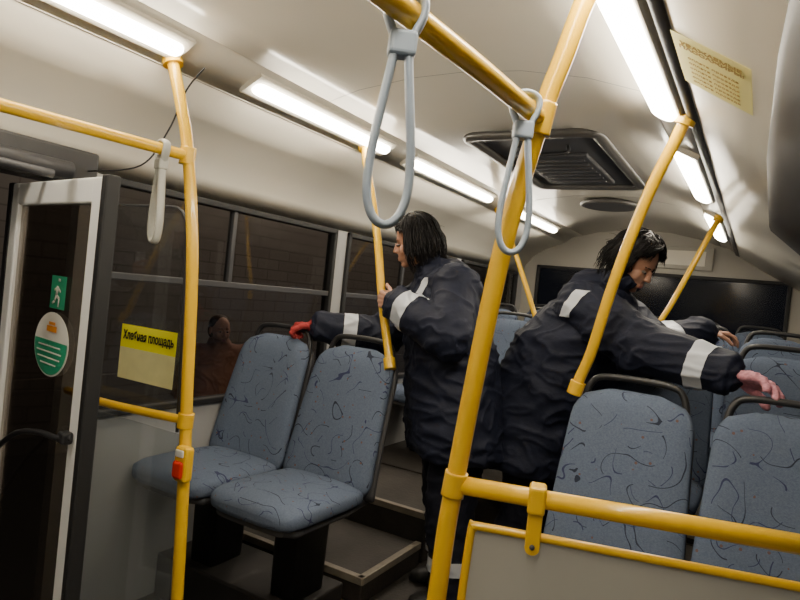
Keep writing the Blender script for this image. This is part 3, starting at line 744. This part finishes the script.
    for s_ in 'rl':
        an = J['an'+s_]; f3 = V(J['ft']).normalized(); sd = f3.cross(V((0, 0, 1)))
        fl = P['floor']
        def shoe(bm):
            loft(bm, [(V((an.x, an.y, fl))+f3*o+V((0, 0, hh)), sd*w, V((0, 0, hh))) for o, w, hh in ((-.075, .025, .03), (-.06, .038, .04), (0, .042, .045), (.08, .046, .038), (.15, .044, .030), (.185, .03, .022), (.195, .015, .012))], 20, 2.6)
            capsule(bm, V((an.x, an.y, fl+.06)), V((an.x, an.y, fl+.18)), .048, .052)
        blob('boot', shoe, .007, 2, 'boot', e)
    for s_ in 'rl':
        if P.get('glove'+s_):
            def gl(bm):
                hand(bm, J['wr'+s_], J['hd'+s_], J['hn'+s_], s_ == 'r', J.get('curl'+s_, (35, 45, 30)), J.get('tc'+s_, 25), inf=.0052, s=P.get('hs'+s_, 1))
                capsule(bm, J['wr'+s_]-J['hd'+s_].normalized()*.03, J['wr'+s_], .046, .044)
            blob('glove', gl, .0038, 1, P['glove'+s_], e, .0035, 45)
    return e, jk

shl, ell_, wrl = (-1.17, 2.52, 1.545), (-1.12, 2.36, 1.34), (-1.40, 2.385, 1.450)
shr, elr, wrr = (-1.43, 2.79, 1.525), (-1.63, 2.68, 1.275), (-1.89, 2.475, 1.285)
side1 = V((-.67, .74, 0)).normalized()
person('woman in navy workwear with red glove gripping a yellow pole', dict(
    head=(-1.475, 2.63, 1.740), hf=(-.90, -.36, -.30), side=side1, neck=(-1.36, 2.65, 1.59), chest=(-1.28, 2.66, 1.38), pel=(-1.18, 2.68, 1.0),
    shl=shl, ell=ell_, wrl=wrl, shr=shr, elr=elr, wrr=wrr, hdl=(-1, .05, .12), hnl=(0, 1, 0), hdr=(-.92, -.30, -.05), hnr=(0, -.25, -1),
    curll=(55, 60, 45), curlr=(50, 50, 35), knl=(-1.13, 2.60, .58), knr=(-1.24, 2.78, .58), anl=(-1.08, 2.61, .19), anr=(-1.20, 2.84, .19), glover='red', hsr=1.0,
    ft=(-.85, -.45, 0), floor=.1, bulk=1.15, slv=(.098, .093, .073), leg=(.138, .122, .114),
    torso=[(V((-1.18, 2.68, .79)), .24, .18), (V((-1.175, 2.68, .83)), .25, .195), (V((-1.20, 2.68, 1.0)), .245, .19), (V((-1.235, 2.67, 1.2)), .238, .182), (V((-1.275, 2.66, 1.38)), .232, .168), (V((-1.31, 2.66, 1.52)), .19, .125), (V((-1.335, 2.65, 1.575)), .11, .09)],
    bands=[(ell_, wrl, .62, .84, .108), (elr, wrr, .40, .60, .12), (shl, (-1.36, 2.65, 1.56), .42, .66, .16, (1.50, 1.575))],
))
shr, elr, wrr = (-.665, 2.735, 1.515), (-.41, 2.65, 1.385), (-.075, 2.535, 1.325)
shl, ell_, wrl = (-.60, 3.07, 1.50), (-.43, 3.05, 1.36), (-.215, 3.165, 1.465)
side2 = V((-.22, -.97, 0)).normalized()
person('woman in navy workwear and pink glove leaning over bus seats', dict(
    head=(-.50, 2.87, 1.73), hf=(.80, -.28, -.58), side=side2, neck=(-.60, 2.90, 1.60), chest=(-.71, 2.9, 1.38), pel=(-.86, 2.9, 1.0),
    shl=shl, ell=ell_, wrl=wrl, shr=shr, elr=elr, wrr=wrr, hdr=(.93, -.32, -.04), hnr=(0, -.55, -1), hdl=(.93, .3, .02), hnl=(0, 0, -1),
    curlr=(18, 28, 25), curll=(25, 35, 25), knl=(-.85, 3.0, .58), knr=(-.87, 2.82, .58), anl=(-.93, 3.0, .19), anr=(-.95, 2.82, .19),
    ft=(1, -.15, 0), floor=.1, bulk=1.18, glover='pink', hsr=1.18, slv=(.108, .104, .070), hair='tousled', collar=.03,
    torso=[(V((-.87, 2.9, .76)), .24, .19), (V((-.87, 2.9, .80)), .25, .205), (V((-.85, 2.9, 1.0)), .245, .205), (V((-.79, 2.9, 1.2)), .24, .215), (V((-.72, 2.9, 1.38)), .24, .205), (V((-.66, 2.9, 1.52)), .19, .15), (V((-.62, 2.9, 1.6)), .11, .09)],
    bands=[(elr, wrr, .62, .80, .12), (ell_, wrl, .30, .52, .125), (shr, elr, -.06, .10, .18, (1.47, 1.585))],
))
ox, oy, oz = .62, -.60, .04
def o_(x, y, z): return (x+ox, y+oy, z+oz)  # offset of the figure added outside in place of a window reflection
person('brown-coated figure outside the bus, stand-in for a window reflection', dict(
    head=o_(-4.2, 4.1, 1.02), hf=(.9, -.35, -.05), side=V((-.5, -.8, 0)).normalized(), neck=o_(-4.2, 4.1, .89), chest=o_(-4.2, 4.1, .68), pel=o_(-4.2, 4.1, .35),
    shr=o_(-4.3, 3.95, .83), elr=o_(-4.32, 3.9, .55), wrr=o_(-4.2, 3.88, .33), shl=o_(-4.1, 4.27, .83), ell=o_(-4.08, 4.35, .55), wrl=o_(-4.0, 4.3, .33),
    hdr=(.3, 0, -1), hnr=(.5, .6, 0), hdl=(.3, 0, -1), hnl=(.3, -.8, 0), knr=o_(-4.25, 4.02, -.08), knl=o_(-4.15, 4.18, -.08), anr=o_(-4.25, 4.02, -.51), anl=o_(-4.15, 4.18, -.51),
    ft=(.8, -.5, 0), floor=-.57, hair='crop', hairmat='brownhair', jm='brown', hood=False, tb=False, leg=(.1, .08, .075),
    torso=[(V(o_(-4.2, 4.1, .2)), .2, .14), (V(o_(-4.2, 4.1, .4)), .2, .14), (V(o_(-4.2, 4.1, .7)), .2, .14), (V(o_(-4.2, 4.1, .84)), .17, .11), (V(o_(-4.2, 4.1, .88)), .09, .08)]))

# ------------------------------------------------------------------ outside
bm = bmesh.new(); bx(bm, (-14, -6, -.62), (8, 20, -.57))
S(meshobj('ground', bm, 'ground'), 'dark wet asphalt outside the bus')
bm = bmesh.new(); bx(bm, (-7.3, -2, -.57), (-7, 19, 4.5)); bx(bm, (-7.02, -2, -.57), (-6.96, 19, .1), .01); bx(bm, (-7.35, -2, 4.5), (-6.9, 19, 4.65), .01)
tag(meshobj('building', bm, 'brick', base=(-7.1, 8, -.57)), 'dim pale brick building across the dark street', 'building')
for y in (6.2, 10.5):
    ld = bpy.data.lights.new('outside_fill_light', 'POINT'); ld.energy = 430; ld.color = (1, .84, .68); ld.shadow_soft_size = .3  # added fill to brighten the building and figure; no lamp stands here
    lo = bpy.data.objects.new('outside_fill_light', ld); lo.location = (-4.4, y, 5.2); C.objects.link(lo)

# ------------------------------------------------------------------ world, camera
w = bpy.data.worlds.new('World'); bpy.context.scene.world = w; w.use_nodes = True
w.node_tree.nodes['Background'].inputs[0].default_value = (.012, .014, .02, 1); w.node_tree.nodes['Background'].inputs[1].default_value = .5
cam = bpy.data.cameras.new('Camera'); co = bpy.data.objects.new('Camera', cam); C.objects.link(co)
cam.sensor_width = 36; cam.lens = 628/800*36; cam.clip_start = .02
yaw, pit, rol = math.radians(30), math.radians(-.73), math.radians(6)
f = V((-math.sin(yaw)*math.cos(pit), math.cos(yaw)*math.cos(pit), math.sin(pit))); r0 = V((math.cos(yaw), math.sin(yaw), 0)); u0 = r0.cross(f)
R_ = r0*math.cos(rol)+u0*math.sin(rol); U_ = -r0*math.sin(rol)+u0*math.cos(rol)
mw = Matrix((R_, U_, -f)).transposed().to_4x4(); mw.translation = V((0, 0, 1.5))
co.matrix_world = mw
bpy.context.scene.camera = co
